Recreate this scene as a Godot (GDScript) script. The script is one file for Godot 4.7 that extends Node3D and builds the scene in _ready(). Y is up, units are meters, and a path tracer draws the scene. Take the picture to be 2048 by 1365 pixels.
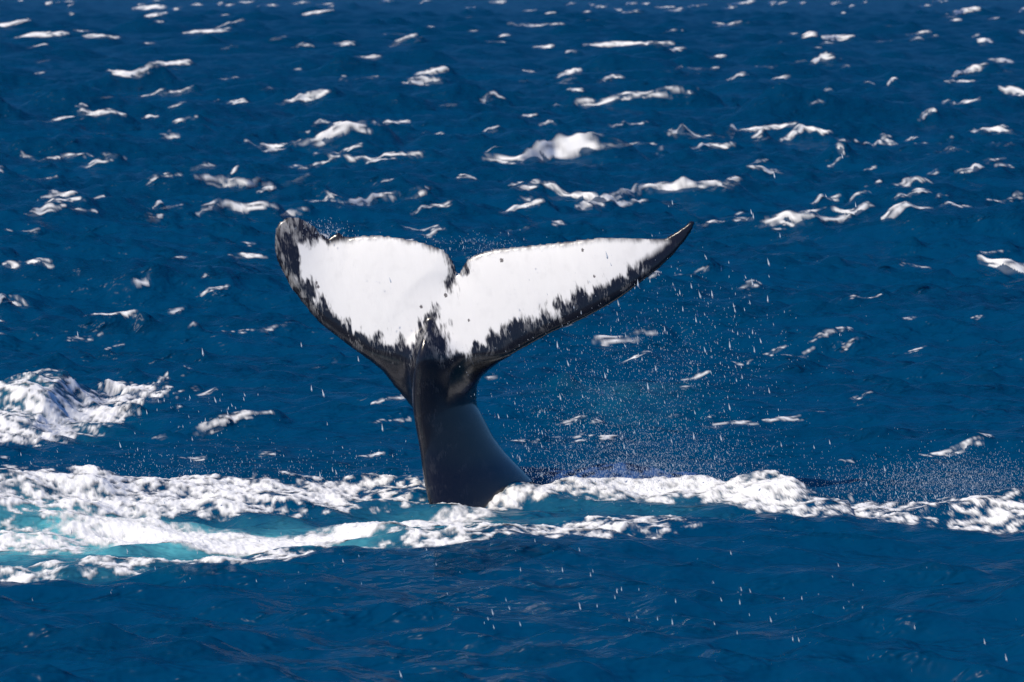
extends Node3D

const CAM_H := 5.2
const PITCH := 6.85
const FOCAL := 5807.0          # in pixels of the 2048-wide photograph
const WHALE_Z := -29.55
const TILE_A := 163.0
const TILE_B := 21.7
const N_TILE := 256

var tile_a: PackedFloat32Array
var tile_b: PackedFloat32Array
var ridges: Array = []         # breaking crests that raise the sea
var foam_noise := FastNoiseLite.new()
var lump_noise := FastNoiseLite.new()
var rng := RandomNumberGenerator.new()
var used_names := {}


func _ready() -> void:
	rng.seed = 41
	# ------------------------------------------------------------------ camera
	var cam := Camera3D.new()
	cam.name = "camera"
	cam.fov = 2.0 * rad_to_deg(atan(682.5 / FOCAL))
	cam.near = 0.5
	cam.far = 9000.0
	cam.position = Vector3(0, CAM_H, 0)
	cam.rotation_degrees = Vector3(-PITCH, 0, 0)
	add_child(cam)
	cam.current = true
	var lens := CameraAttributesPhysical.new()
	lens.frustum_focal_length = 12.0 / (682.5 / FOCAL)
	lens.frustum_focus_distance = 29.6
	lens.frustum_near = 0.5
	lens.frustum_far = 9000.0
	lens.exposure_aperture = 3.6
	cam.attributes = lens
	# ------------------------------------------------------------------ sky, sun, exposure
	var we := WorldEnvironment.new()
	we.name = "world_environment"
	var env := Environment.new()
	var sky := Sky.new()
	var sm := ProceduralSkyMaterial.new()
	sm.sky_top_color = Color(0.14, 0.32, 0.58)
	sm.sky_horizon_color = Color(0.36, 0.56, 0.74)
	sm.sky_curve = 0.12
	sm.sky_energy_multiplier = 1.1
	sm.ground_energy_multiplier = 1.1
	sm.ground_bottom_color = Color(0.02, 0.10, 0.20)
	sm.ground_horizon_color = Color(0.10, 0.22, 0.38)
	sky.sky_material = sm
	env.background_mode = Environment.BG_SKY
	env.sky = sky
	env.tonemap_mode = Environment.TONE_MAPPER_LINEAR
	env.tonemap_exposure = 1.05
	env.sdfgi_enabled = true
	env.ssao_enabled = true
	env.ssil_enabled = true
	we.environment = env
	add_child(we)
	var sun := DirectionalLight3D.new()
	sun.name = "sun"
	sun.light_energy = 1.5
	sun.light_color = Color(1.0, 0.955, 0.885)
	sun.light_angular_distance = 0.5
	sun.shadow_enabled = true
	sun.look_at_from_position(Vector3(-0.54, 0.74, 0.42) * 50.0, Vector3.ZERO, Vector3.UP)
	add_child(sun)

	# ------------------------------------------------------------------ noises and wave tiles
	foam_noise.seed = 5
	foam_noise.noise_type = FastNoiseLite.TYPE_SIMPLEX_SMOOTH
	foam_noise.frequency = 1.0
	foam_noise.fractal_type = FastNoiseLite.FRACTAL_FBM
	foam_noise.fractal_octaves = 4
	foam_noise.fractal_gain = 0.6
	lump_noise.seed = 9
	lump_noise.noise_type = FastNoiseLite.TYPE_SIMPLEX_SMOOTH
	lump_noise.frequency = 1.0
	lump_noise.fractal_type = FastNoiseLite.FRACTAL_RIDGED
	lump_noise.fractal_octaves = 3
	tile_a = wave_tile(N_TILE, TILE_A, 24.0, 2.6, 3.2, 0.24, 11)
	tile_b = wave_tile(N_TILE, TILE_B, 2.8, 0.30, 3.0, 0.066, 12, 0.16)

	# ------------------------------------------------------------------ foam layout (raises the sea before it is meshed)
	var foams := layout_foam()

	# ------------------------------------------------------------------ the sea
	build_sea()
	# ------------------------------------------------------------------ the whale
	build_whale()
	# ------------------------------------------------------------------ foam
	build_foams(foams)
	# ------------------------------------------------------------------ drops
	build_drops()


# ====================================================================== helpers
func numbered(called: String) -> String:
	if not used_names.has(called):
		used_names[called] = 0
		return called
	used_names[called] += 1
	return "%s_%03d" % [called, used_names[called]]


func tag(o: Node, label: String, category: String, group := "", kind := "") -> void:
	if label: o.set_meta("label", label)
	if category: o.set_meta("category", category)
	if group: o.set_meta("group", group)
	if kind: o.set_meta("kind", kind)


func commit(called: String, v: PackedVector3Array, n: PackedVector3Array, idx: PackedInt32Array, m: Material, c := PackedColorArray(), uv := PackedVector2Array()) -> MeshInstance3D:
	var arr := []
	arr.resize(Mesh.ARRAY_MAX)
	arr[Mesh.ARRAY_VERTEX] = v
	arr[Mesh.ARRAY_NORMAL] = n
	arr[Mesh.ARRAY_INDEX] = idx
	if c.size(): arr[Mesh.ARRAY_COLOR] = c
	if uv.size(): arr[Mesh.ARRAY_TEX_UV] = uv
	var am := ArrayMesh.new()
	am.add_surface_from_arrays(Mesh.PRIMITIVE_TRIANGLES, arr)
	am.surface_set_material(0, m)
	var o := MeshInstance3D.new()
	o.name = numbered(called)
	o.mesh = am
	add_child(o, true)
	return o


func sight(px: float, py: float) -> Vector3:
	# direction of the line of sight through a pixel of the photograph, scaled so that -z is 1
	var t := deg_to_rad(PITCH)
	var a := (px - 1024.0) / FOCAL
	var b := (682.5 - py) / FOCAL
	var up := b * cos(t) - sin(t)
	var fw := cos(t) + b * sin(t)
	return Vector3(a / fw, up / fw, -1.0)


func at_depth(px: float, py: float, z: float) -> Vector3:
	return Vector3(0, CAM_H, 0) + sight(px, py) * -z


# ---------------------------------------------------------------------- wave spectra
func fft(re: PackedFloat32Array, im: PackedFloat32Array, n: int) -> Array:
	# inverse transform of an n x n field, rows then columns
	var bits := int(round(log(n) / log(2)))
	var rev := PackedInt32Array()
	rev.resize(n)
	for i in n:
		var r := 0
		for b in bits:
			if i & (1 << b): r |= 1 << (bits - 1 - b)
		rev[i] = r
	var cw := PackedFloat32Array()
	var sw := PackedFloat32Array()
	cw.resize(n / 2)
	sw.resize(n / 2)
	for i in n / 2:
		cw[i] = cos(TAU * i / n)
		sw[i] = sin(TAU * i / n)
	var a := PackedFloat32Array()
	var b_ := PackedFloat32Array()
	a.resize(n)
	b_.resize(n)
	for pass_ in 2:
		for line in n:
			var base := line * n if pass_ == 0 else line
			var st := 1 if pass_ == 0 else n
			for i in n:
				var p := base + rev[i] * st
				a[i] = re[p]
				b_[i] = im[p]
			var half := 1
			while half < n:
				var step := n / (2 * half)
				for s in range(0, n, 2 * half):
					var k := 0
					for j in range(s, s + half):
						var q := j + half
						var c := cw[k]
						var d := sw[k]
						var tr := a[q] * c - b_[q] * d
						var ti := a[q] * d + b_[q] * c
						a[q] = a[j] - tr
						b_[q] = b_[j] - ti
						a[j] += tr
						b_[j] += ti
						k += step
				half *= 2
			for i in n:
				var p := base + i * st
				re[p] = a[i]
				im[p] = b_[i]
	return [re, im]


func wave_tile(n: int, size: float, longest: float, shortest: float, fall: float, rms: float, sd: int, sharp := 0.38) -> PackedFloat32Array:
	var r := RandomNumberGenerator.new()
	r.seed = sd
	var re := PackedFloat32Array()
	var im := PackedFloat32Array()
	re.resize(n * n)
	im.resize(n * n)
	var kp := TAU / longest
	var kx_wind := 0.22
	var kz_wind := 0.975
	for j in n:
		for i in n:
			var kx := TAU / size * (i if i < n / 2 else i - n)
			var kz := TAU / size * (j if j < n / 2 else j - n)
			var k := sqrt(kx * kx + kz * kz)
			if k < 1e-6 or k > TAU / shortest:
				continue
			var c := absf(kx * kx_wind + kz * kz_wind) / k
			var p := pow(k / kp, -fall) * exp(-1.25 * pow(kp / k, 2.0)) * (pow(c, 7.0) * 0.92 + 0.08)
			var s := sqrt(p)
			re[j * n + i] = r.randfn() * s
			im[j * n + i] = r.randfn() * s
	var h: PackedFloat32Array = fft(re, im, n)[0]
	var sum := 0.0
	for x in h: sum += x * x
	var g := 1.0 / sqrt(sum / h.size())
	# crests sharper than troughs
	var mean := 0.0
	for i in h.size():
		h[i] = exp(sharp * h[i] * g)
		mean += h[i]
	mean /= h.size()
	for i in h.size():
		h[i] = (h[i] - mean) / sharp * rms
	return h


func fade_a(r: float) -> float:
	return 0.34 + 0.66 * smoothstep(30.0, 85.0, r) + 0.4 * (1.0 - smoothstep(21.0, 27.5, r))


func fade_b(r: float) -> float:
	return (1.0 - 0.85 * smoothstep(90.0, 420.0, r)) * (0.55 + 0.45 * smoothstep(31.0, 48.0, r) + 0.25 * (1.0 - smoothstep(22.5, 27.0, r)))


func tap(t: PackedFloat32Array, fx: float, fz: float) -> float:
	var ix := int(floor(fx))
	var iz := int(floor(fz))
	fx -= ix
	fz -= iz
	var x0 := ix & 255
	var x1 := (ix + 1) & 255
	var z0 := (iz & 255) << 8
	var z1 := ((iz + 1) & 255) << 8
	var p := t[z0 | x0]
	var q := t[z1 | x0]
	p += (t[z0 | x1] - p) * fx
	q += (t[z1 | x1] - q) * fx
	return p + (q - p) * fz


func open_sea(x: float, z: float) -> float:
	var r := sqrt(x * x + z * z)
	return tap(tile_a, x * (N_TILE / TILE_A), z * (N_TILE / TILE_A)) * fade_a(r) + tap(tile_b, (x * 0.94 + z * 0.34) * (N_TILE / TILE_B), (z * 0.94 - x * 0.34) * (N_TILE / TILE_B)) * fade_b(r)


func ridge_height(g: Dictionary, x: float, z: float) -> float:
	var xs: PackedFloat32Array = g.x
	var n := xs.size()
	var s := 0
	var e: float = g.edge
	if x <= xs[0] - e or x >= xs[n - 1] + e:
		return 0.0
	while s < n - 2 and x > xs[s + 1]:
		s += 1
	var t := clampf((x - xs[s]) / (xs[s + 1] - xs[s]), 0.0, 1.0)
	var taper := smoothstep(xs[0] - e, xs[0], x) * (1.0 - smoothstep(xs[n - 1], xs[n - 1] + e, x))
	var zf := lerpf(g.zf[s], g.zf[s + 1], t)
	var zb := lerpf(g.zb[s], g.zb[s + 1], t)
	var h := lerpf(g.h[s], g.h[s + 1], t)
	var hb := lerpf(g.hb[s], g.hb[s + 1], t)
	var y := h * smoothstep(zf + 0.15 * h, zb, z)
	if hb > 0.0:
		y += hb * smoothstep(zf + 2.5 * hb, zf, z)
	return y * taper * (1.0 - smoothstep(0.0, g.back, zb - z))


func near_ridges(x0: float, x1: float, z0: float, z1: float) -> Array:
	var out := []
	for g in ridges:
		if g.x1 > x0 and g.x0 < x1 and g.z1 > z0 and g.z0 < z1:
			out.append(g)
	return out


func meet_sea(px: float, py: float) -> Vector3:
	var d := sight(px, py)
	var r := 17.0
	while r < 3500.0:
		var q := Vector3(d.x * r, CAM_H + d.y * r, -r)
		if q.y < open_sea(q.x, q.z):
			return q
		r *= 1.003
	return Vector3(d.x * r, 0, -r)


# ====================================================================== foam layout
# a band: knots [pixel x, top y, bottom y] along the foam; rise: share of its image height that is real height
func band(called: String, knots: Array, rise: float, strength: float, lace: float, label := "", group := "", opts := {}) -> Dictionary:
	var x := PackedFloat32Array()
	var zf := PackedFloat32Array()
	var zb := PackedFloat32Array()
	var hh := PackedFloat32Array()
	var hb := PackedFloat32Array()
	var feet := []
	var nearest := -1e9
	var mid: Array = knots[knots.size() / 2]
	var level := 0.0 if opts.get("near", false) else meet_sea((knots[0][0] + knots[-1][0]) * 0.5, mid[2]).y
	var levels := PackedFloat32Array()
	for k in knots:
		var sl := sight(k[0], k[2])
		var far := CAM_H / maxf(-sl.y, 0.002)
		levels.append(open_sea(sl.x * far, -far) if opts.get("near", false) else level)
	var even := levels.duplicate()
	for i in levels.size():
		var total := 0.0
		for j in range(-3, 4):
			total += levels[clampi(i + j, 0, levels.size() - 1)] / 7.0
		even[i] = total
	for i in knots.size():
		var sl := sight(knots[i][0], knots[i][2])
		var far := minf((even[i] - CAM_H) / minf(sl.y, -0.001), 3500.0)
		var q := Vector3(sl.x * far, even[i], -far)
		feet.append(q)
		nearest = maxf(nearest, q.z)
	var wide: float = absf(feet[-1].x - feet[0].x)
	var reach: float = opts.get("reach", 0.4)
	var tall_sum := 0.0
	var near: bool = opts.get("near", false)
	var mean_tall := 0.0
	for i in knots.size():
		mean_tall += (knots[i][2] - knots[i][1]) / FOCAL * absf(feet[i].z) / knots.size()
	for i in knots.size():
		var k: Array = knots[i]
		var q: Vector3 = feet[i]
		var z := maxf(q.z, nearest - reach * maxf(wide, 0.4))
		var d := sight(k[0], k[2])
		var raised := maxf(0.0, CAM_H + d.y * -z - even[i])
		var tall: float = (k[2] - k[1]) / FOCAL * -z
		tall_sum += tall
		raised = minf(raised, 1.3 * tall)
		# the foam runs back to a crest, which is as high as its top edge is seen
		var dt := sight(k[0], k[1])
		var zc: float = z - (opts.get("depth", 1.0) if near else 1.5 * mean_tall)
		var h := maxf(CAM_H + dt.y * -zc - even[i] - raised, 0.25 * tall * rise)
		x.append(d.x * -z)
		zf.append(z)
		zb.append(zc)
		hh.append(h)
		hb.append(raised)
	var back: float = opts.get("back", 0.4)
	var most := 0.0
	for i in hh.size():
		most = maxf(most, hh[i] + hb[i])
	back = maxf(back, most * 2.2)
	var lo := 1e9
	var hi := -1e9
	for i in zf.size():
		lo = minf(lo, zb[i])
		hi = maxf(hi, zf[i] + 2.5 * hb[i] + 0.2 * hh[i])
	var edge: float = opts.get("edge", maxf(0.35 * wide, most * 1.5))
	var g := {"x": x, "zf": zf, "zb": zb, "h": hh, "hb": hb, "edge": edge, "back": back, "x0": x[0] - edge, "x1": x[x.size() - 1] + edge, "z0": lo - back, "z1": hi, "zc": (lo + hi) * 0.5}
	ridges.append(g)
	return {"tall": tall_sum / knots.size(), "name": called, "ridge": g, "strength": strength, "lace": lace, "label": label, "group": group, "opts": opts}


func layout_foam() -> Array:
	var f := []
	# --- the whale's wake across the picture
	f.append(band("wake_foam", [[-120, 925, 1040], [0, 934, 1042], [95, 942, 1046], [176, 949, 1050], [238, 958, 1045], [341, 948, 1040], [421, 952, 1038], [513, 956, 1036], [623, 964, 1030], [700, 968, 1022], [780, 962, 1018], [830, 950, 1016], [875, 952, 1012]], 0.30, 0.34, 0.95, "broad white churned wake foam left of the tail stock", "", {"near": true, "depth": 1.4, "reach": 6.0, "edge": 0.12}))
	f.append(band("wake_foam", [[1086, 966, 1003], [1110, 958, 1008], [1150, 952, 1012], [1230, 938, 1008], [1300, 944, 1006], [1348, 952, 1008], [1403, 944, 1006], [1461, 964, 1014], [1491, 958, 1020], [1568, 948, 1026], [1604, 953, 1032], [1663, 975, 1040], [1714, 988, 1044]], 0.30, 0.48, 0.75, "thick white foaming crest right of the tail stock", "", {"near": true, "depth": 0.9, "reach": 6.0, "edge": 0.06, "back": 0.5}))
	f.append(band("wake_foam", [[1620, 985, 1036], [1690, 984, 1040], [1760, 988, 1046], [1850, 992, 1052], [1949, 990, 1062], [2048, 985, 1078], [2150, 990, 1090]], 0.3, -0.04, 1.1, "thin ragged foam trailing off to the right edge", "", {"near": true, "depth": 1.3, "reach": 6.0, "edge": 0.2}))
	f.append(band("foam_streak", [[85, 1035, 1062], [160, 1036, 1072], [240, 1042, 1082], [330, 1050, 1092], [430, 1064, 1102], [520, 1074, 1104], [620, 1074, 1098], [700, 1066, 1090], [800, 1046, 1072], [900, 1032, 1050], [990, 1026, 1038]], 0.25, 0.72, 0.28, "smooth bright curved foam streak in front of the tail stock", "", {"near": true, "depth": 0.8, "reach": 6.0, "edge": 0.15}))
	f.append(band("foam_patch", [[-60, 1060, 1104], [30, 1064, 1108], [100, 1072, 1112], [170, 1084, 1110]], 0.35, 0.35, 0.6, "small lumpy foam patch at the left edge below the wake", "", {"near": true, "depth": 0.9, "reach": 6.0, "edge": 0.12}))
	f.append(band("foam_fringe", [[-60, 1140, 1176], [80, 1138, 1172], [200, 1130, 1160], [330, 1122, 1152], [480, 1110, 1140], [600, 1100, 1128], [700, 1090, 1118]], 0.2, -0.02, 0.9, "broken speckled foam fringe along the left front of the wake", "", {"near": true, "depth": 0.9, "reach": 6.0, "edge": 0.2}))
	f.append(band("foam_fringe", [[700, 1070, 1112], [800, 1060, 1110], [900, 1055, 1104], [1000, 1050, 1096], [1100, 1040, 1085], [1200, 1024, 1080], [1300, 1014, 1062], [1420, 1016, 1050]], 0.2, 0.02, 0.9, "broken speckled foam fringe in front of the tail stock", "", {"near": true, "depth": 1.2, "reach": 6.0, "edge": 0.2}))
	f.append(band("breaking_crest", [[-110, 752, 908], [-30, 732, 906], [30, 735, 903], [85, 774, 893], [140, 804, 878], [190, 812, 864], [240, 822, 852], [285, 836, 850]], 0.36, 0.26, 1.05, "big jagged breaking crest at the left edge", "", {"near": true, "depth": 3.7, "reach": 6.0, "edge": 0.15, "back": 1.2}))
	f.append(band("foam_collar", [[846, 1000, 1016], [900, 1003, 1022], [960, 1002, 1020], [1020, 1000, 1018], [1070, 994, 1014], [1130, 990, 1010]], 0.15, 0.26, 0.9, "thin foam collar where the tail stock meets the water", "", {"near": true, "depth": 0.5, "reach": 6.0, "edge": 0.1}))
	# --- whitecaps that stand out
	var caps := [
		[[[975, 312, 324], [1040, 296, 326], [1110, 280, 320], [1180, 270, 300], [1240, 270, 290]], 0.35, "largest whitecap, lacy and rising to the right above the right fluke"],
		[[[1225, 372, 386], [1290, 352, 376], [1350, 344, 364], [1455, 332, 354]], 0.25, "long whitecap streak just above the right fluke, rising to a lump"],
		[[[1085, 392, 402], [1140, 400, 412], [1200, 402, 416], [1285, 394, 404]], 0.3, "sagging curved whitecap right above the middle of the right fluke"],
		[[[390, 348, 378], [440, 346, 374], [490, 348, 380], [535, 354, 374]], 0.15, "wide double whitecap patch above and left of the left fluke tip"],
		[[[590, 276, 292], [660, 262, 290], [760, 254, 272]], 0.05, "lacy whitecap high above the left fluke"],
		[[[1085, 212, 222], [1150, 188, 202], [1230, 177, 192], [1380, 176, 188]], 0.0, "long thin arched whitecap far behind the right fluke"],
		[[[1415, 222, 236], [1480, 216, 232], [1540, 210, 222], [1595, 204, 210]], 0.25, "long rising whitecap streak in the upper right"],
		[[[1772, 422, 432], [1815, 414, 430], [1862, 412, 426]], 0.45, "solid white whitecap alone at the right, level with the fluke tip"],
		[[[1520, 424, 440], [1570, 422, 446], [1625, 422, 452]], 0.1, "ragged whitecap just right of the right fluke tip"],
		[[[1665, 420, 436], [1705, 421, 438], [1745, 422, 434]], 0.2, "short whitecap between the fluke tip and the right edge"],
		[[[1965, 530, 540], [2010, 532, 552], [2070, 532, 552]], 0.4, "bright whitecap cut by the right edge of the view"],
		[[[72, 242, 248], [150, 232, 240], [200, 225, 233], [246, 224, 230]], 0.3, "long thin clean whitecap line at the upper left"],
		[[[205, 162, 168], [260, 156, 168], [325, 148, 162]], 0.35, "whitecap with a thick right end at the upper left"],
		[[[298, 128, 134], [345, 120, 130], [380, 112, 127]], 0.4, "small whitecap ending in a round white lump at the upper left"],
		[[[318, 177, 188], [355, 177, 187], [397, 182, 190]], 0.3, "small arched whitecap below the upper left lump"],
		[[[553, 186, 193], [610, 176, 190], [660, 166, 176]], 0.3, "thin rising whitecap above the left fluke, far off"],
		[[[668, 100, 107], [710, 86, 103], [762, 82, 92]], 0.35, "streaky whitecap near the top, left of the middle"],
		[[[815, 128, 136], [850, 120, 132], [892, 115, 122]], 0.25, "thin whitecap near the top, in the middle"],
		[[[808, 154, 162], [845, 146, 160], [882, 143, 154]], 0.3, "lower of two thin whitecaps near the top, in the middle"],
		[[[1175, 58, 64], [1250, 55, 64], [1340, 50, 66]], 0.45, "long bright flat whitecap near the top, right of the middle"],
		[[[1020, 46, 54], [1070, 44, 52], [1125, 42, 48]], 0.15, "faint wide whitecap near the top, in the middle"],
		[[[780, 78, 88], [808, 70, 84], [832, 66, 76]], 0.3, "little tilted whitecap near the top, in the middle"],
		[[[380, 410, 426], [450, 402, 420], [545, 390, 402]], 0.0, "long lacy foam line left of the left fluke tip"],
		[[[625, 378, 392], [690, 386, 408], [760, 388, 400], [840, 370, 384]], -0.05, "broken wavy foam line above the left fluke"],
		[[[1498, 346, 358], [1530, 346, 358], [1566, 348, 356]], 0.15, "short flat whitecap above the right fluke tip"],
		[[[1649, 64, 74], [1680, 56, 72], [1708, 56, 66]], 0.45, "bright stubby whitecap high at the right"],
		[[[1606, 68, 76], [1620, 64, 76], [1634, 66, 76]], 0.45, "round dot of a whitecap high at the right"],
		[[[1898, 24, 32], [1930, 18, 28], [1958, 18, 24]], 0.4, "bright whitecap close to the top right corner"],
		[[[1806, 56, 66], [1835, 50, 62], [1862, 46, 54]], 0.3, "tilted whitecap left of the top right corner"],
		[[[1958, 76, 86], [1972, 74, 86], [1986, 76, 84]], 0.45, "round white lump of foam by the right edge near the top"],
		[[[1906, 130, 138], [1940, 122, 131], [1975, 112, 119]], 0.3, "steeply tilted thin whitecap near the right edge"],
		[[[1982, 114, 126], [2005, 112, 126], [2028, 112, 122]], 0.3, "fluffy whitecap near the right edge, upper part"],
		[[[2004, 166, 178], [2030, 164, 178], [2070, 168, 180]], 0.35, "whitecap at the right edge, upper part"],
		[[[1621, 108, 115], [1645, 104, 113], [1668, 100, 110]], 0.3, "small thin whitecap in the upper right"],
		[[[1943, 260, 268], [1985, 256, 266], [2026, 258, 267]], 0.3, "flat whitecap by the right edge above the fluke's height"],
		[[[1915, 342, 350], [1940, 338, 350], [1966, 338, 348]], 0.4, "small bright whitecap by the right edge"],
		[[[1790, 366, 374], [1830, 360, 372], [1868, 360, 374]], 0.05, "faint arched whitecap at the right"],
		[[[1568, 262, 272], [1610, 260, 270], [1662, 260, 272]], 0.05, "faint broken whitecap above the right fluke tip"],
		[[[-10, 40, 54], [25, 42, 54], [56, 38, 46]], 0.35, "whitecap at the left edge near the top"],
		[[[27, 62, 70], [80, 56, 68], [130, 52, 62]], 0.3, "ragged whitecap below the top left corner"],
		[[[166, 62, 69], [200, 57, 66], [238, 56, 64]], 0.3, "slim whitecap near the top left"],
		[[[266, 10, 18], [296, 7, 17], [330, 7, 14]], 0.4, "bright whitecap touching the top at the left"],
		[[[368, 55, 62], [415, 50, 58], [458, 46, 54]], 0.3, "slim rising whitecap near the top, left part"],
		[[[282, 28, 34], [305, 23, 32], [332, 20, 28]], 0.4, "bright tilted whitecap under the top edge at the left"],
		[[[606, 16, 23], [635, 11, 19], [664, 9, 15]], 0.35, "tilted whitecap under the top edge, left of the middle"],
		[[[1575, 32, 40], [1500, 36, 44]], 0.0, ""],
		[[[720, 348, 362], [740, 344, 364]], 0.0, ""],
	]
	for c in caps:
		if c[2] == "": continue
		f.append(band("whitecap", c[0], 0.75, c[1] + 0.06, 0.8 if c[1] > 0.2 else 0.95, c[2], "whitecaps on the open sea"))
	# --- lesser foam lines and flecks: too many to count
	var small := [
		[[285, 428, 438], [340, 418, 434]], [[50, 312, 324], [240, 310, 324]], [[175, 652, 660], [285, 650, 662]], [[460, 516, 524], [530, 514, 524]],
		[[840, 466, 472], [890, 462, 470]], [[915, 350, 362], [950, 348, 362]], [[1180, 668, 690], [1320, 655, 678]], [[1330, 262, 272], [1450, 266, 274]],
		[[1570, 686, 696], [1640, 676, 688]], [[0, 520, 530], [100, 524, 536]], [[0, 596, 612], [60, 600, 616]], [[640, 300, 312], [860, 318, 328]], [[1300, 300, 312], [1330, 296, 310]],
		[[1675, 308, 330], [1690, 306, 332]], [[1800, 530, 538], [1860, 530, 540]], [[1380, 442, 450], [1450, 432, 442]], [[450, 650, 660], [580, 634, 646]], [[1400, 850, 862], [1620, 830, 845]], [[1850, 905, 915], [1960, 895, 910]],
		[[380, 830, 846], [450, 818, 834]], [[430, 836, 850], [540, 806, 820]], [[230, 560, 580], [320, 556, 576]], [[0, 1220, 1245], [100, 1180, 1215]], [[1130, 1330, 1345], [1260, 1320, 1338]], [[950, 1270, 1282], [1100, 1262, 1280]],
		[[820, 1340, 1356], [1000, 1330, 1350]], [[900, 1220, 1236], [1090, 1206, 1226]], [[1650, 1250, 1262], [1760, 1246, 1262]], [[1080, 470, 490], [960, 490, 500]],
	]
	for s in small:
		if s[0][0] > s[1][0] or s[0][1] > 1100: continue
		f.append(band("foam_flecks", s, 0.7, -0.05, 1.1))
	for i in 350:
		var t := rng.randf()
		var y := 3.0 + 420.0 * pow(t, 2.1)
		var x := rng.randf_range(-600.0, 2648.0)
		var w := rng.randf_range(14.0, 62.0) * (0.75 + y / 420.0)
		var h := (2.6 + 3.6 * pow(rng.randf(), 2.0)) * (0.8 + y / 380.0)
		var up := w * rng.randf_range(0.0, 0.28)
		f.append(band("foam_flecks", [[x, y, y + h], [x + w * 0.5, y - up * 0.5 - 1.0, y - up * 0.5 + h], [x + w, y - up, y - up + h * 0.9]], 0.75, rng.randf_range(-0.2, 0.36), 0.9))
	for i in 170:
		var y := rng.randf_range(240.0, 930.0)
		var x := rng.randf_range(-600.0, 2648.0)
		var w := rng.randf_range(15.0, 90.0)
		var h := rng.randf_range(6.0, 12.0)
		f.append(band("foam_flecks", [[x, y, y + h], [x + w, y - w * 0.08, y - w * 0.08 + h]], 0.6, rng.randf_range(-0.3, -0.05), 1.1))
	return f


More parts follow.
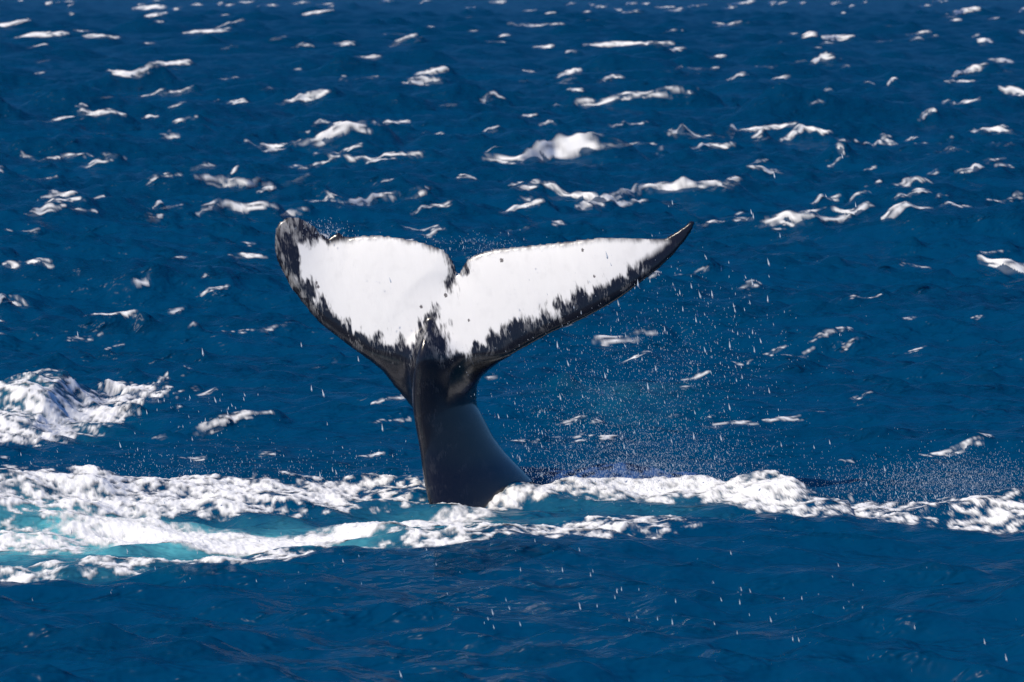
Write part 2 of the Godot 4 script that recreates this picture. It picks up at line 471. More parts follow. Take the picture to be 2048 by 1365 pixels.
# ====================================================================== the sea
func build_sea() -> void:
	# a sheet that is fine where the boat looks and coarse all around, out to the horizon
	var cols := PackedFloat32Array()
	var a := -180.0
	while a < -24.0:
		cols.append(deg_to_rad(a))
		a += 4.0
	a = -24.0
	while a < -13.0:
		cols.append(deg_to_rad(a))
		a += 0.2
	a = -13.0
	while a < 13.0:
		cols.append(deg_to_rad(a))
		a += 0.05
	a = 13.0
	while a < 24.0:
		cols.append(deg_to_rad(a))
		a += 0.2
	a = 24.0
	while a <= 180.01:
		cols.append(deg_to_rad(a))
		a += 4.0
	var rings := PackedFloat32Array()
	var r := 0.5
	while r < 14.0:
		rings.append(r)
		r *= 1.06
	while r < 8500.0:
		rings.append(r)
		r *= 1.0026 if r < 45.0 else (1.0036 if r < 700.0 else 1.008)
	var nc := cols.size()
	var nr := rings.size()
	var v := PackedVector3Array()
	v.resize(nc * nr)
	var sn := PackedFloat32Array()
	var cs := PackedFloat32Array()
	for c in cols:
		sn.append(sin(c))
		cs.append(-cos(c))
	var ka := N_TILE / TILE_A
	var kb := N_TILE / TILE_B
	for j in nr:
		var rr := rings[j]
		var fa := fade_a(rr)
		var fb := fade_b(rr)
		for i in nc:
			var x := sn[i] * rr
			var z := cs[i] * rr
			var y := tap(tile_a, x * ka, z * ka) * fa + tap(tile_b, (x * 0.94 + z * 0.34) * kb, (z * 0.94 - x * 0.34) * kb) * fb
			v[j * nc + i] = Vector3(x, y, z)
	# raise the breaking crests
	var raised := PackedFloat32Array()
	raised.resize(nc * nr)
	for g in ridges:
		var j0 := 0
		var rmin: float = absf(g.z1)
		var rmax: float = sqrt(g.z0 * g.z0 + maxf(g.x0 * g.x0, g.x1 * g.x1))
		j0 = rings.bsearch(rmin)
		var j1 := mini(rings.bsearch(rmax) + 1, nr)
		var a0: float = minf(atan2(g.x0, -g.z1), atan2(g.x0, -g.z0))
		var a1: float = maxf(atan2(g.x1, -g.z1), atan2(g.x1, -g.z0))
		var i0 := cols.bsearch(a0)
		var i1 := mini(cols.bsearch(a1) + 1, nc)
		for j in range(j0, j1):
			for i in range(i0, i1):
				var q := v[j * nc + i]
				var y := ridge_height(g, q.x, q.z)
				if y > raised[j * nc + i]:
					v[j * nc + i] = Vector3(q.x, q.y + y - raised[j * nc + i], q.z)
					raised[j * nc + i] = y
	# normals, colours, texture coordinates
	var n := PackedVector3Array()
	n.resize(nc * nr)
	var col := PackedColorArray()
	col.resize(nc * nr)
	var uv := PackedVector2Array()
	uv.resize(nc * nr)
	var deep := Color(0.0002, 0.0445, 0.116, 0.68)
	var aqua := Color(0.10, 0.42, 0.48, 0.97)
	var clouds := []   # aerated water, bubbles below the surface: pixel, radius x, radius z, strength
	for c in [[40, 1110, 1.5, 1.1, 0.75], [330, 1080, 1.9, 0.8, 0.8], [560, 1096, 1.4, 0.6, 0.5], [120, 1060, 1.4, 0.7, 0.5], [760, 1070, 1.2, 0.6, 0.3], [900, 1030, 1.3, 0.8, 0.3], [1300, 1000, 1.6, 0.8, 0.18], [180, 1170, 1.6, 0.5, 0.22], [1250, 800, 1.2, 2.6, 0.10], [60, 850, 1.2, 1.6, 0.2]]:
		var p := at_depth(c[0], c[1], -CAM_H / -sight(c[0], c[1]).y)
		clouds.append([p.x, p.z, c[2], c[3], c[4]])
	for j in nr:
		var ja := maxi(j - 1, 0)
		var jb := mini(j + 1, nr - 1)
		for i in nc:
			var q := v[j * nc + i]
			var du := v[j * nc + mini(i + 1, nc - 1)] - v[j * nc + maxi(i - 1, 0)]
			var dv := v[jb * nc + i] - v[ja * nc + i]
			var m := du.cross(dv).normalized()
			if m.y < 0.0: m = -m
			n[j * nc + i] = m
			uv[j * nc + i] = Vector2(q.x / 5.3, q.z / 5.3)
			var cc := deep
			if rings[j] < 60.0 and absf(q.x) < 12.0:
				var s := 0.0
				for c in clouds:
					var ex: float = (q.x - c[0]) / c[2]
					var ez: float = (q.z - c[1]) / c[3]
					var e := ex * ex + ez * ez
					if e < 4.0:
						s += c[4] * exp(-1.6 * e)
				if s > 0.004:
					s *= 0.75 + 0.6 * foam_noise.get_noise_2d(q.x * 1.6, q.z * 1.6)
					cc = deep.lerp(aqua, clampf(s, 0.0, 1.0))
				var wx := q.x + 0.3
				var wz := q.z - WHALE_Z - 0.9
				cc.a = lerpf(0.68, 0.98, clampf(maxf(s * 3.0, 1.8 * exp(-(wx * wx * 0.7 + wz * wz * 0.4))), 0.0, 1.0))
			col[j * nc + i] = cc
	var idx := PackedInt32Array()
	idx.resize((nc - 1) * (nr - 1) * 6)
	var w := 0
	for j in nr - 1:
		for i in nc - 1:
			var p := j * nc + i
			idx[w] = p
			idx[w + 1] = p + nc
			idx[w + 2] = p + 1
			idx[w + 3] = p + 1
			idx[w + 4] = p + nc
			idx[w + 5] = p + nc + 1
			w += 6
	var o := commit("sea", v, n, idx, water_material(), col, uv)
	tag(o, "deep blue wind-ruffled sea reaching to the horizon", "sea", "", "structure")
	# the blue depth below, from which the light comes back up
	var d := MeshInstance3D.new()
	d.name = "deep_water"
	var disc := CylinderMesh.new()
	disc.top_radius = 8800.0
	disc.bottom_radius = 8800.0
	disc.height = 1.0
	disc.radial_segments = 96
	disc.rings = 1
	d.mesh = disc
	d.position.y = -12.5
	var dm := StandardMaterial3D.new()
	dm.resource_name = "deep_water"
	dm.albedo_color = Color(0.0003, 0.108, 0.276).linear_to_srgb()
	dm.roughness = 1.0
	dm.metallic_specular = 0.0
	d.material_override = dm
	tag(d, "dark blue deep water below the waves", "sea", "", "structure")
	add_child(d, true)


func water_material() -> StandardMaterial3D:
	var size := 512
	var re := wave_tile(size, 5.3, 0.9, 0.05, 3.3, 0.013, 31)
	var bytes := PackedByteArray()
	bytes.resize(size * size * 3)
	var cell := 5.3 / size
	for j in size:
		for i in size:
			var sx := (re[j * size + ((i + 1) & 511)] - re[j * size + ((i - 1) & 511)]) / (2.0 * cell)
			var sz := (re[((j + 1) & 511) * size + i] - re[((j - 1) & 511) * size + i]) / (2.0 * cell)
			var m := Vector3(-sx, sz, 1.0).normalized()
			var p := (j * size + i) * 3
			bytes[p] = int(127.5 + 127.0 * m.x)
			bytes[p + 1] = int(127.5 + 127.0 * m.y)
			bytes[p + 2] = int(127.5 + 127.0 * m.z)
	var tex := ImageTexture.create_from_image(Image.create_from_data(size, size, false, Image.FORMAT_RGB8, bytes))
	var m := StandardMaterial3D.new()
	m.resource_name = "sea_water"
	m.vertex_color_use_as_albedo = true
	m.transparency = BaseMaterial3D.TRANSPARENCY_ALPHA
	m.roughness = 0.30
	m.metallic_specular = 0.17
	m.normal_enabled = true
	m.normal_texture = tex
	m.normal_scale = 0.85
	return m


# ====================================================================== foam
var foam_white: StandardMaterial3D


func build_foams(list: Array) -> void:
	foam_white = StandardMaterial3D.new()
	foam_white.resource_name = "sea_foam"
	foam_white.vertex_color_use_as_albedo = true
	foam_white.transparency = BaseMaterial3D.TRANSPARENCY_ALPHA
	foam_white.roughness = 0.75
	foam_white.metallic_specular = 0.3
	var flecks := {"v": PackedVector3Array(), "n": PackedVector3Array(), "i": PackedInt32Array(), "c": PackedColorArray()}
	for f in list:
		var loose: bool = f.name == "foam_flecks"
		var out: Dictionary = flecks if loose else {"v": PackedVector3Array(), "n": PackedVector3Array(), "i": PackedInt32Array(), "c": PackedColorArray()}
		foam_shape(f, out)
		if not loose and out.i.size():
			var o := commit(f.name, out.v, out.n, out.i, foam_white, out.c)
			tag(o, f.label, "whitecap" if f.name == "whitecap" else "sea foam", f.group)
	var o := commit("foam_flecks", flecks.v, flecks.n, flecks.i, foam_white, flecks.c)
	tag(o, "small scattered foam flecks and distant whitecaps all over the sea", "foam flecks", "", "stuff")


func foam_shape(f: Dictionary, out: Dictionary) -> void:
	var g: Dictionary = f.ridge
	var xs: PackedFloat32Array = g.x
	var last := xs.size() - 1
	var r: float = absf(g.zc)
	var near: bool = f.opts.get("near", false)
	var ext: float = minf(g.edge, 0.06 * (xs[last] - xs[0]) + 0.02)
	var x0 := xs[0] - ext
	var x1 := xs[last] + ext
	var du := maxf(0.014, r * (0.0005 if near else 0.0008))
	var nu := clampi(int((x1 - x0) / du), 8, 700)
	var deep := 0.0
	for i in xs.size():
		deep = maxf(deep, g.zf[i] - g.zb[i])
	var nv := clampi(int(deep * 1.85 / (r * (0.0011 if near else 0.0022))), 9, 110 if near else 34)
	var others := near_ridges(x0, x1, g.z0, g.z1)
	var v := PackedVector3Array()
	var ff := PackedFloat32Array()
	v.resize((nu + 1) * (nv + 1))
	ff.resize((nu + 1) * (nv + 1))
	var tt := PackedFloat32Array()
	tt.resize((nu + 1) * (nv + 1))
	var tall: float = f.tall
	var amp := 0.021 if near else 0.05 * tall
	var fx := 1.9 if near else 0.15 / tall
	var seedz: float = 13.7 * xs[0] + g.zc
	var lace: float = f.lace
	var strength: float = f.strength
	for i in nu + 1:
		var x := lerpf(x0, x1, float(i) / nu)
		var s := 0
		while s < last - 1 and x > xs[s + 1]:
			s += 1
		var t := clampf((x - xs[s]) / (xs[s + 1] - xs[s]), 0.0, 1.0)
		var zf := lerpf(g.zf[s], g.zf[s + 1], t)
		var zb := lerpf(g.zb[s], g.zb[s + 1], t)
		var a := (x - x0) / (x1 - x0) * 2.0 - 1.0
		var ends := pow(absf(a), 6.0 if near else 2.5)
		for j in nv + 1:
			var b := lerpf(-0.25, 1.6, float(j) / nv)
			var z := lerpf(zf, zb, b)
			var y := open_sea(x, z)
			var up := 0.0
			for q in others:
				up = maxf(up, ridge_height(q, x, z))
			y += up
			var across := 1.0 - b * 2.0 if b < 0.5 else (b - 0.5) / (0.62 if near else 0.55)
			var no: float
			var fine: float
			var lump: float
			if near:
				var w := z * 0.8 - (y - open_sea(x, z)) * 1.5
				no = foam_noise.get_noise_2d(x * 1.1, w * 1.3) * 1.4
				fine = foam_noise.get_noise_2d(x * 5.0 + 50.0, w * 5.5)
				lump = foam_noise.get_noise_3d(x * 13.0, y * 13.0, z * 9.0 + 20.0)
			else:
				no = foam_noise.get_noise_3d(x * fx, b * 1.3, seedz) * 1.2
				fine = foam_noise.get_noise_3d(x * fx * 2.2 + b * 0.8, b * 3.6, seedz + 30.0)
				lump = fine
			var F := strength + 0.1 - 0.85 * across * across * absf(across) - ends * (1.4 if near else 0.9) + (no + fine * 0.95) * lace
			v[i * (nv + 1) + j] = Vector3(x, y + 0.006 + amp * (clampf(F, 0.0, 0.6) + 0.9 * lump * clampf(F * 3.0, 0.0, 1.0)) + 0.00025 * maxf(r - 40.0, 0.0), z)
			ff[i * (nv + 1) + j] = F
			tt[i * (nv + 1) + j] = F + 0.75 * fine - 0.3 * no
	var at: PackedInt32Array = PackedInt32Array()
	at.resize(v.size())
	at.fill(-1)
	for i in nu:
		for j in nv:
			var p := i * (nv + 1) + j
			var c := [p, p + 1, p + nv + 1, p + nv + 2]
			if maxf(maxf(ff[c[0]], ff[c[1]]), maxf(ff[c[2]], ff[c[3]])) < -0.44:
				continue
			for k in c:
				if at[k] < 0:
					at[k] = out.v.size()
					var ii: int = k / (nv + 1)
					var jj: int = k % (nv + 1)
					var e1 := v[mini(ii + 1, nu) * (nv + 1) + jj] - v[maxi(ii - 1, 0) * (nv + 1) + jj]
					var e2 := v[ii * (nv + 1) + mini(jj + 1, nv)] - v[ii * (nv + 1) + maxi(jj - 1, 0)]
					var nn := e1.cross(e2).normalized()
					if nn.y < 0.0: nn = -nn
					out.v.append(v[k])
					out.n.append(nn)
					out.c.append(Color(0.76, 0.77, 0.78, smoothstep(-0.42, 0.72, tt[k]) * smoothstep(-0.44, 0.05, ff[k])))
			out.i.append_array(PackedInt32Array([at[c[0]], at[c[1]], at[c[2]], at[c[1]], at[c[3]], at[c[2]]]))


# ====================================================================== the whale
const CELL := 0.022
const GX0 := -2.08
const GY0 := -0.72
const GZ0 := -1.95
const GNX := 216
const GNY := 174
const GNZ := 140

# the outline of the two flukes, measured on the photograph: trailing edge from the left tip to the right tip, then the leading edges
var trailing := [[555, 452], [562, 444], [571, 438], [582, 435], [598, 437], [617, 446], [632, 459], [646, 473], [659, 477], [666, 470], [676, 466], [686, 472], [695, 476], [720, 473], [756, 472], [793, 476], [830, 483], [866, 493], [886, 500], [899, 514], [908, 530], [913, 545], [907, 558], [918, 550], [923, 545], [928, 533], [935, 521], [953, 510], [976, 503], [1002, 498], [1052, 493], [1103, 488], [1154, 482], [1205, 476], [1256, 477], [1294, 479], [1327, 480], [1345, 471], [1365, 456], [1383, 443], [1389, 446]]
var leading_right := [[1389, 446], [1378, 469], [1352, 502], [1319, 535], [1286, 560], [1243, 593], [1192, 623], [1146, 646], [1103, 664], [1079, 677], [1030, 704], [997, 725], [964, 751], [949, 768], [938, 785], [926, 803], [910, 822], [890, 840], [876, 850]]
var leading_left := [[866, 850], [846, 838], [834, 822], [812, 797], [789, 771], [766, 741], [733, 715], [695, 688], [666, 666], [642, 647], [622, 625], [605, 603], [585, 578], [568, 546], [555, 520], [550, 493], [551, 470], [555, 452]]
var white_left := [[598, 492], [606, 485], [630, 481], [659, 487], [680, 482], [700, 480], [750, 475], [793, 479], [830, 486], [866, 496], [884, 503], [893, 516], [899, 532], [893, 548], [888, 562], [895, 580], [907, 582], [917, 562], [927, 543], [934, 526], [955, 512], [1002, 500], [1103, 491], [1154, 486], [1205, 479], [1256, 480], [1294, 482], [1334, 484], [1318, 498], [1300, 511], [1276, 524], [1256, 536], [1250, 549], [1225, 562], [1192, 574], [1160, 578], [1138, 580], [1132, 596], [1108, 611], [1106, 628], [1083, 631], [1052, 629], [1027, 641], [1002, 654], [981, 657], [977, 674], [951, 694], [940, 690], [928, 704], [902, 704], [893, 690], [888, 668], [884, 640], [875, 616], [862, 625], [851, 640], [846, 656], [840, 672], [817, 683], [806, 706], [799, 684], [783, 682], [768, 680], [756, 671], [744, 678], [707, 662], [688, 641], [666, 628], [651, 611], [632, 590], [624, 571], [616, 559], [602, 546], [596, 522], [594, 502]]
# the tail stock: photo row, left and right edge, half width of the narrow way, turn of the long way (degrees), distance behind the flukes' root
var stock_rows := [[1130, 874, 1190, 0.27, 56.0, -0.66], [1090, 872, 1150, 0.27, 56.0, -0.60], [1040, 868, 1112, 0.26, 56.0, -0.54], [1000, 864, 1081, 0.25, 56.0, -0.47], [960, 854, 1046, 0.24, 55.0, -0.41], [923, 847, 1013, 0.22, 54.0, -0.36], [886, 841, 987, 0.21, 53.0, -0.31], [840, 832, 964, 0.20, 52.0, -0.26], [800, 826, 942, 0.19, 52.0, -0.21], [760, 826, 924, 0.17, 54.0, -0.16], [710, 834, 912, 0.13, 58.0, -0.11], [670, 845, 898, 0.085, 60.0, -0.12], [636, 858, 886, 0.035, 60.0, -0.22]]
var seg_t := PackedVector2Array()
var seg_l := PackedVector2Array()
var seg_r := PackedVector2Array()
var stock: Array = []


func fluke_mid(x: float, y: float) -> float:
	# the flukes swing away on the left, come nearer on the right and lean back; the tips bend
	var z := 0.26 * x - 0.20 * (y - 1.2) - 0.6 * pow(maxf(0.0, 1.55 - y), 2.0)
	z -= (1.15 * maxf(0.0, x + 0.06) + 0.06) * (1.0 - smoothstep(1.0, 1.55, y))   # the right fluke's root hugs the flank
	z += 0.16 * pow(maxf(0.0, -1.1 - x), 2.0) * 2.0
	z -= 0.10 * pow(maxf(0.0, x - 1.2), 2.0)
	return z


func on_whale(p: Array) -> Vector2:
	var z := WHALE_Z
	var q := Vector3.ZERO
	for k in 4:
		q = at_depth(p[0], p[1], z)
		z = WHALE_Z + fluke_mid(q.x + 0.6, q.y)
	return Vector2(q.x + 0.6, q.y)   # the whale's own axes: its root stands 0.6 m left of the picture's middle


func line_distance(q: Vector2, pts: PackedVector2Array) -> float:
	var best := 1e9
	for i in pts.size() - 1:
		var a := pts[i]
		var ab := pts[i + 1] - a
		var t := clampf((q - a).dot(ab) / ab.length_squared(), 0.0, 1.0)
		best = minf(best, (a + ab * t).distance_squared_to(q))
	return sqrt(best)


func whale_field(x: float, y: float, z: float, t: float, zm: float, st: Array) -> float:
	var f := 1.0
	if t > -0.3:
		f = absf(z - zm) - t
	if st.size():
		var dx: float = x - st[0]
		var dz: float = z - st[1]
		var u: float = (dx * st[2] - dz * st[3]) / st[4]
		var w: float = (dx * st[3] + dz * st[2]) / st[5]
		var e := sqrt(u * u + w * w)
		var s: float = (e - 1.0) * minf(st[4], st[5]) * 0.8
		var k: float = 0.21 * st[6] + 0.002
		var h := maxf(k - absf(f - s), 0.0) / k
		f = minf(f, s) - h * h * k * 0.25
	return f


func stock_at(y: float) -> Array:
	var n := stock.size()
	if y < stock[0][0] or y > stock[n - 1][0]:
		return []
	var i := 0
	while i < n - 2 and y > stock[i + 1][0]:
		i += 1
	var t: float = (y - stock[i][0]) / (stock[i + 1][0] - stock[i][0])
	var o := []
	for k in range(1, 7):
		o.append(cubic_interpolate(stock[i][k], stock[i + 1][k], stock[maxi(i - 1, 0)][k], stock[mini(i + 2, n - 1)][k], t))
	o.append(1.0 - smoothstep(stock[n - 1][0] - 0.28, stock[n - 1][0], y))
	return o


func build_whale() -> void:
	for p in trailing: seg_t.append(on_whale(p))
	for p in leading_right: seg_r.append(on_whale(p))
	for p in leading_left: seg_l.append(on_whale(p))
	var outline := PackedVector2Array()
	outline.append_array(seg_t)
	outline.append_array(seg_r)
	outline.append_array(seg_l)
	for s in stock_rows:
		var zc: float = s[5]
		var a := at_depth(s[1], s[0], WHALE_Z + zc)
		var b := at_depth(s[2], s[0], WHALE_Z + zc)
		var half := (b.x - a.x) * 0.5
		var ph := deg_to_rad(s[4])
		var m: float = s[3]
		var big := sqrt(maxf(half * half - pow(m * sin(ph), 2.0), 0.0004)) / cos(ph)
		stock.append([a.y, (a.x + b.x) * 0.5 + 0.6, zc, cos(ph), sin(ph), big, m])
	var closing := PackedVector2Array([seg_r[seg_r.size() - 1], seg_l[0]])
	var nx := GNX
	var ny := GNY
	var nz := GNZ
	# thickness of the flukes in every column
	var thick := PackedFloat32Array()
	thick.resize(nx * ny)
	var lo := PackedInt32Array()
	var hi := PackedInt32Array()
	lo.resize(nx * ny)
	hi.resize(nx * ny)
	var field := PackedFloat32Array()
	field.resize(nx * ny * nz)
	field.fill(1.0)
	for j in ny:
		var y := GY0 + j * CELL
		var st := stock_at(y)
		for i in nx:
			var x := GX0 + i * CELL
			var c := j * nx + i
			var t := -1.0
			var q := Vector2(x, y)
			if y > 0.42:
				var dt := line_distance(q, seg_t)
				var dl := minf(minf(line_distance(q, seg_l), line_distance(q, seg_r)), line_distance(q, closing))
				if Geometry2D.is_point_in_polygon(q, outline):
					t = 0.014 + 0.10 * sqrt(1.0 - exp(-dl / 0.13)) * (1.0 - exp(-dt / 0.45)) * (0.3 + 0.7 * smoothstep(0.9, 1.5, y))
				else:
					t = 0.014 - minf(dt, dl)
			thick[c] = t
			var zm := fluke_mid(x, y)
			var z0 := 1e9
			var z1 := -1e9
			if t > -0.07:
				z0 = zm - maxf(t, 0.0) - 0.17
				z1 = zm + maxf(t, 0.0) + 0.17
			if st.size():
				var reach: float = maxf(st[4], st[5]) + 0.14
				if absf(x - st[0]) < reach:
					z0 = minf(z0, st[1] - reach)
					z1 = maxf(z1, st[1] + reach)
			if z1 < z0:
				lo[c] = 1
				hi[c] = 0
				continue
			lo[c] = clampi(int((z0 - GZ0) / CELL), 0, nz - 2)
			hi[c] = clampi(int((z1 - GZ0) / CELL) + 1, 0, nz - 2)
			for k in range(lo[c], hi[c] + 1):
				field[c * nz + k] = whale_field(x, y, GZ0 + k * CELL, t, zm, st)
	# surface nets
	var v := PackedVector3Array()
	var n := PackedVector3Array()
	var uv := PackedVector2Array()
	var col := PackedColorArray()
	var idx := PackedInt32Array()
	var at := {}
	var sx := nz
	var sy := nx * nz
	var offs := [0, sx, sy, sx + sy, 1, sx + 1, sy + 1, sx + sy + 1]
	var corner := [Vector3(0, 0, 0), Vector3(1, 0, 0), Vector3(0, 1, 0), Vector3(1, 1, 0), Vector3(0, 0, 1), Vector3(1, 0, 1), Vector3(0, 1, 1), Vector3(1, 1, 1)]
	var edges := [[0, 1], [2, 3], [4, 5], [6, 7], [0, 2], [1, 3], [4, 6], [5, 7], [0, 4], [1, 5], [2, 6], [3, 7]]
	for j in ny - 1:
		for i in nx - 1:
			var c := j * nx + i
			var k0 := mini(mini(lo[c], lo[c + 1]), mini(lo[c + nx], lo[c + nx + 1]))
			var k1 := maxi(maxi(hi[c], hi[c + 1]), maxi(hi[c + nx], hi[c + nx + 1]))
			if k1 <= 0: continue
			for k in range(k0, k1):
				var p := c * nz + k
				var inside := 0
				for o in offs:
					if field[p + o] < 0.0: inside += 1
				if inside == 0 or inside == 8:
					continue
				var sum := Vector3.ZERO
				var cnt := 0
				for e in edges:
					var fa := field[p + offs[e[0]]]
					var fb := field[p + offs[e[1]]]
					if (fa < 0.0) != (fb < 0.0):
						sum += corner[e[0]].lerp(corner[e[1]], fa / (fa - fb))
						cnt += 1
				var q := (sum / cnt + Vector3(i, j, k)) * CELL + Vector3(GX0, GY0, GZ0)
				var g := Vector3(field[p + sx] + field[p + sx + sy] + field[p + sx + 1] + field[p + sx + sy + 1] - field[p] - field[p + sy] - field[p + 1] - field[p + sy + 1],
					field[p + sy] + field[p + sx + sy] + field[p + sy + 1] + field[p + sx + sy + 1] - field[p] - field[p + sx] - field[p + 1] - field[p + sx + 1],
					field[p + 1] + field[p + sx + 1] + field[p + sy + 1] + field[p + sx + sy + 1] - field[p] - field[p + sx] - field[p + sy] - field[p + sx + sy])
				at[p] = v.size()
				v.append(q)
				n.append(g.normalized())
				uv.append(Vector2((q.x + 2.1) / 4.7, 1.0 - (q.y + 0.5) / 3.5))
				var front := smoothstep(-0.01, 0.01, q.z - fluke_mid(q.x, q.y))
				col.append(Color(1, 1, 1) * (0.05 + 0.95 * front))
	for j in range(1, ny - 1):
		for i in range(1, nx - 1):
			var c := j * nx + i
			if hi[c] == 0: continue
			for k in range(maxi(lo[c] - 1, 1), hi[c] + 1):
				var p := c * nz + k
				var f0 := field[p] < 0.0
				for ax in 3:
					var s: int = [sx, sy, 1][ax]
					var f1 := field[p + s] < 0.0
					if f0 == f1: continue
					var b: int = [sy, 1, sx][ax]
					var d: int = [1, sx, sy][ax]
					var quad := [p - b - d, p - d, p, p - b]
					var ok := true
					for w in quad:
						if not at.has(w): ok = false
					if not ok: continue
					var q0: int = at[quad[0]]
					var q1: int = at[quad[1]]
					var q2: int = at[quad[2]]
					var q3: int = at[quad[3]]
					if f0:
						idx.append_array(PackedInt32Array([q0, q2, q1, q0, q3, q2]))
					else:
						idx.append_array(PackedInt32Array([q0, q1, q2, q0, q2, q3]))
	# smooth the normals a little over the mesh
	for pass_ in 2:
		var acc := PackedVector3Array()
		acc.resize(n.size())
		for t in range(0, idx.size(), 3):
			var m := n[idx[t]] + n[idx[t + 1]] + n[idx[t + 2]]
			acc[idx[t]] += m
			acc[idx[t + 1]] += m
			acc[idx[t + 2]] += m
		for i in n.size():
			n[i] = acc[i].normalized()
	var o := commit("whale", v, n, idx, whale_skin(), col, uv)
	o.position = Vector3(-0.6, 0, WHALE_Z)
	tag(o, "black whale tail with white underside of its flukes raised above the water", "whale")


func whale_skin() -> StandardMaterial3D:
	# pigment: white underside with ragged streaky borders, else black
	var poly := PackedVector2Array()
	for p in white_left: poly.append(on_whale(p))
	var ring := poly.duplicate()
	ring.append(poly[0])
	var gw := 236
	var gh := 176
	var sd := PackedFloat32Array()
	sd.resize(gw * gh)
	for j in gh:
		for i in gw:
			var q := Vector2(-2.1 + 4.7 * i / (gw - 1), -0.5 + 3.5 * j / (gh - 1))
			if q.y < 1.0:
				sd[j * gw + i] = -1.0
				continue
			var d := line_distance(q, ring)
			sd[j * gw + i] = d if Geometry2D.is_point_in_polygon(q, poly) else -d
	var w := 1128
	var h := 840
	var px := PackedByteArray()
	px.resize(w * h * 3)
	var hp := PackedByteArray()
	hp.resize(w * h)
	var streak := FastNoiseLite.new()
	streak.seed = 3
	streak.noise_type = FastNoiseLite.TYPE_SIMPLEX_SMOOTH
	streak.frequency = 1.0
	streak.fractal_octaves = 3
	for j in h:
		var y := 3.0 - 3.5 * (j + 0.5) / h
		var gj := (y + 0.5) / 3.5 * (gh - 1)
		var j0 := clampi(int(gj), 0, gh - 2)
		var tj := gj - j0
		for i in w:
			var x := -2.1 + 4.7 * (i + 0.5) / w
			var xs := x + 0.16 * y
			var s := 0.38 * streak.get_noise_2d(xs * 22.0, y * 5.0) + 0.75 * streak.get_noise_2d(xs * 6.5 + 9.0, y * 3.0)
			s *= 0.65 + 0.9 * (0.5 + streak.get_noise_2d(x * 2.3 + 70.0, y * 2.3))
			var fine := streak.get_noise_2d(xs * 60.0 + 40.0, y * 13.0)
			var blot := streak.get_noise_2d(x * 5.0 + 20.0, y * 4.0)
			var value := 0.009 + 0.005 * fine + 0.012 * smoothstep(0.15, 0.6, blot + 0.4 * fine)
			if y > 1.0:
				var gi := (x + 2.1) / 4.7 * (gw - 1)
				var i0 := clampi(int(gi), 0, gw - 2)
				var ti := gi - i0
				var g := j0 * gw + i0
				var d := lerpf(lerpf(sd[g], sd[g + 1], ti), lerpf(sd[g + gw], sd[g + gw + 1], ti), tj)
				# the lower border is ragged, the upper one clean
				var low := 1.0 - smoothstep(2.35, 2.55, y)
				if x < -1.3: low = 1.0
				var dd := d + (s * 0.13 + fine * 0.03) * (0.22 + 0.78 * low)
				var wh := smoothstep(-0.046, 0.046, dd)
				# grey streaks of thin pigment beside the border
				var veil := smoothstep(-0.22, 0.0, d) * smoothstep(0.08, 0.45, s + fine * 0.6) * 0.22 * low
				if x < -1.42 and y > 2.05:
					veil = maxf(veil, smoothstep(-0.25, 0.7, s + 0.4 * fine) * 0.26)
				value = maxf(lerpf(value, 0.765 - 0.035 * smoothstep(0.1, 0.7, blot) + 0.02 * s, wh), veil)
			var b := Color(value, value, value + 0.004 * (1.0 - value)).linear_to_srgb()
			var p := (j * w + i) * 3
			px[p] = clampi(int(b.r * 255.0), 0, 255)
			px[p + 1] = clampi(int(b.g * 255.0), 0, 255)
			px[p + 2] = clampi(int(b.b * 255.0), 0, 255)
			hp[j * w + i] = clampi(int(128.0 + 90.0 * (0.6 * s + 0.4 * fine)), 0, 255)
	var im := Image.create_from_data(w, h, false, Image.FORMAT_RGB8, px)
	for dot in [[1003, 520, 5], [843, 612, 4], [938, 640, 3], [1165, 500, 4], [892, 590, 5], [1188, 552, 3], [634, 565, 4], [637, 572, 4]]:
		var q := on_whale([dot[0], dot[1]])
		var cx := int((q.x + 2.1) / 4.7 * w)
		var cy := int((3.0 - q.y) / 3.5 * h)
		for dy in range(-7, 8):
			for dx in range(-7, 8):
				var e := sqrt(dx * dx + dy * dy * 0.6) + 2.5 * streak.get_noise_2d((cx + dx) * 0.3, (cy + dy) * 0.2)
				if e < dot[2] * 0.8 and cx + dx > 0 and cx + dx < w and cy + dy > 0 and cy + dy < h:
					im.set_pixel(cx + dx, cy + dy, Color(0.42, 0.41, 0.41))
	var m := StandardMaterial3D.new()
	m.resource_name = "whale_skin"
	m.vertex_color_use_as_albedo = true
	m.albedo_texture = ImageTexture.create_from_image(im)
	m.texture_repeat = false
	m.roughness = 0.24
	m.metallic_specular = 0.46
	m.clearcoat_enabled = true
	m.clearcoat = 0.35
	m.clearcoat_roughness = 0.1
	m.heightmap_enabled = true
	m.heightmap_texture = ImageTexture.create_from_image(Image.create_from_data(w, h, false, Image.FORMAT_L8, hp))
	m.heightmap_scale = 0.22
	return m


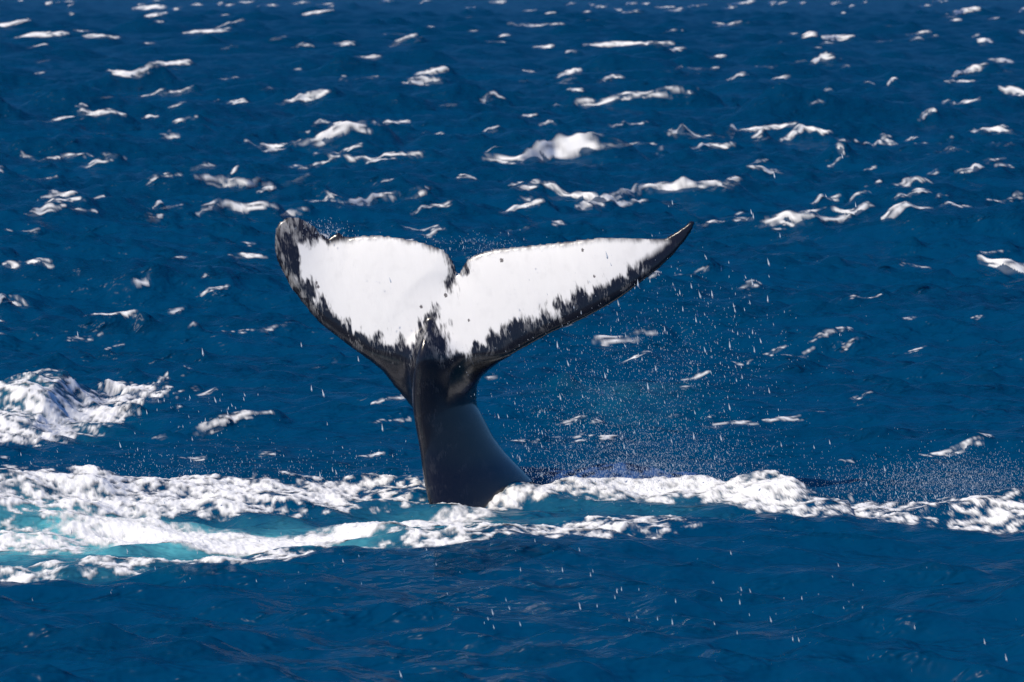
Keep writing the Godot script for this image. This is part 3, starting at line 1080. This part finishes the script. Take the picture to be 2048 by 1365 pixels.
# ====================================================================== flying water
func drop_mesh(thin: float) -> ArrayMesh:
	# a falling drop drawn out to a tail above, one metre long before scaling
	var v := PackedVector3Array()
	var n := PackedVector3Array()
	var idx := PackedInt32Array()
	var prof := [[-0.5, 0.0], [-0.46, 0.55], [-0.36, 0.92], [-0.22, 1.0], [0.0, 0.74], [0.25, 0.38], [0.5, 0.0]]
	for a in prof:
		for k in 8:
			var t := TAU * k / 8.0
			v.append(Vector3(cos(t) * a[1] * thin, a[0], sin(t) * a[1] * thin))
			n.append(Vector3(cos(t), -0.6 if a[0] < -0.3 else 0.25, sin(t)).normalized())
	for a in prof.size() - 1:
		for k in 8:
			var p := a * 8 + k
			var q := a * 8 + (k + 1) % 8
			idx.append_array(PackedInt32Array([p, q, p + 8, q, q + 8, p + 8]))
	var arr := []
	arr.resize(Mesh.ARRAY_MAX)
	arr[Mesh.ARRAY_VERTEX] = v
	arr[Mesh.ARRAY_NORMAL] = n
	arr[Mesh.ARRAY_INDEX] = idx
	var am := ArrayMesh.new()
	am.add_surface_from_arrays(Mesh.PRIMITIVE_TRIANGLES, arr)
	return am


func build_drops() -> void:
	var m := StandardMaterial3D.new()
	m.resource_name = "flying_water"
	m.albedo_color = Color(0.80, 0.84, 0.88, 0.72)
	m.transparency = BaseMaterial3D.TRANSPARENCY_ALPHA
	m.roughness = 0.3
	var big := drop_mesh(0.105)
	var small := drop_mesh(0.11)
	var fall := Vector3(0.22, -1.0, 0.0).normalized()
	var bright := [[1345, 405], [1503, 424], [1507, 432], [1712, 410], [1685, 312], [1549, 350], [1443, 536], [1425, 590], [1505, 565], [1470, 620], [1500, 605], [1536, 598], [1347, 571], [1383, 572], [1366, 618], [1395, 628], [1268, 640], [1222, 667], [1236, 672], [1291, 640], [1115, 690], [1136, 727], [1049, 720], [1390, 825], [1296, 773], [1040, 918], [997, 833], [1400, 590], [1360, 585], [1246, 630], [1330, 660], [1460, 690], [1410, 700], [1586, 1278], [1830, 1255], [1598, 1280], [1542, 1240], [1160, 1215], [1125, 1140], [1480, 1205], [1070, 1082], [1760, 1030], [1900, 1018], [1920, 1010], [405, 704], [672, 945], [640, 950], [430, 800], [455, 826], [780, 560], [1660, 885], [1563, 890], [1770, 938], [990, 830], [665, 940], [1230, 1195], [1345, 1245], [985, 1225], [1012, 1200], [1000, 700]]
	for i in 34:
		bright.append([rng.randf_range(1090, 1580), rng.randf_range(470, 900)])
	for i in 12:
		bright.append([rng.randf_range(30, 800), rng.randf_range(660, 960)])
	for i in 6:
		bright.append([rng.randf_range(700, 2030), rng.randf_range(1030, 1350)])
	for p in bright:
		var o := MeshInstance3D.new()
		o.name = numbered("water_drop")
		o.mesh = big
		o.material_override = m
		var z := WHALE_Z + rng.randf_range(-1.2, 1.2)
		if p[1] > 1010:
			z = -CAM_H / -sight(p[0], p[1] + 30).y
			z = minf(-20.5, z + 1.5) if z > -28 else z + 1.5
		var q := at_depth(p[0], p[1], z)
		var f := (fall + Vector3(rng.randf_range(-0.12, 0.12), 0, rng.randf_range(-0.1, 0.1))).normalized()
		var len := rng.randf_range(0.05, 0.095) * (0.75 if p[1] > 1010 else 1.0)
		o.transform = Transform3D(Basis(Quaternion(Vector3.DOWN, f)).scaled_local(Vector3(len, len, len)), q)
		var side := "right of the tail under the right fluke" if p[0] > 850 and p[1] <= 1010 else ("left of the tail stock above the wake" if p[1] <= 1010 else "in front of the wake over the dark foreground")
		tag(o, "bright drop of flung water falling " + side, "water drop", "water drops falling " + side)
		add_child(o, true)
	# fine spray
	var spots := PackedVector3Array()
	var put := func(x0: float, x1: float, y0: float, y1: float, count: int) -> void:
		for i in count:
			var z := WHALE_Z + rng.randfn() * 0.9
			if y0 > 1000.0:
				z = -22.0 - rng.randf() * 3.0
			var cx := (x0 + x1) * 0.5
			var cy := (y0 + y1) * 0.5
			var x := cx + rng.randfn() * (x1 - x0) * 0.28
			var y := cy + rng.randfn() * (y1 - y0) * 0.3
			if y0 > 520.0 and y0 < 1000.0 and x > 820.0 and x < lerpf(900.0, 1085.0, clampf((y - 740.0) / 256.0, 0.0, 1.0)):
				continue
			spots.append(at_depth(x, y, z))
	put.call(1100.0, 1540.0, 540.0, 860.0, 420)
	put.call(960.0, 1260.0, 760.0, 960.0, 260)
	put.call(1040.0, 1480.0, 860.0, 1000.0, 300)
	put.call(1650.0, 2060.0, 940.0, 1060.0, 520)
	put.call(0.0, 800.0, 880.0, 1000.0, 160)
	put.call(300.0, 560.0, 780.0, 860.0, 50)
	put.call(600.0, 700.0, 440.0, 480.0, 40)
	put.call(880.0, 1030.0, 470.0, 510.0, 40)
	put.call(0.0, 1000.0, 1060.0, 1200.0, 70)
	put.call(900.0, 2000.0, 1080.0, 1340.0, 90)
	# and the thinnest, which reads as mist
	var coarse := spots.size()
	put.call(1040.0, 1520.0, 850.0, 960.0, 3600)
	put.call(1000.0, 1420.0, 690.0, 940.0, 2200)
	put.call(1100.0, 1560.0, 600.0, 860.0, 1700)
	put.call(1640.0, 2150.0, 930.0, 1020.0, 4600)
	put.call(1780.0, 2100.0, 900.0, 1000.0, 1200)
	put.call(0.0, 860.0, 900.0, 990.0, 1400)
	put.call(1040.0, 1500.0, 920.0, 975.0, 3000)
	put.call(590.0, 700.0, 440.0, 475.0, 150)
	put.call(870.0, 1040.0, 470.0, 505.0, 200)
	var mm := MultiMesh.new()
	mm.transform_format = MultiMesh.TRANSFORM_3D
	mm.mesh = small
	mm.instance_count = spots.size()
	for i in spots.size():
		var f := (fall + Vector3(rng.randf_range(-0.2, 0.2), 0, rng.randf_range(-0.2, 0.2))).normalized()
		var len := 0.012 + 0.036 * pow(rng.randf(), 2.5) if i < coarse else 0.007 + 0.012 * rng.randf()
		mm.set_instance_transform(i, Transform3D(Basis(Quaternion(Vector3.DOWN, f)).scaled_local(Vector3(len, len, len)), spots[i]))
	var o := MultiMeshInstance3D.new()
	o.name = "fine_spray"
	o.multimesh = mm
	o.material_override = m
	tag(o, "fine spray of tiny droplets hanging around the tail and above the wake", "spray", "", "stuff")
	add_child(o, true)
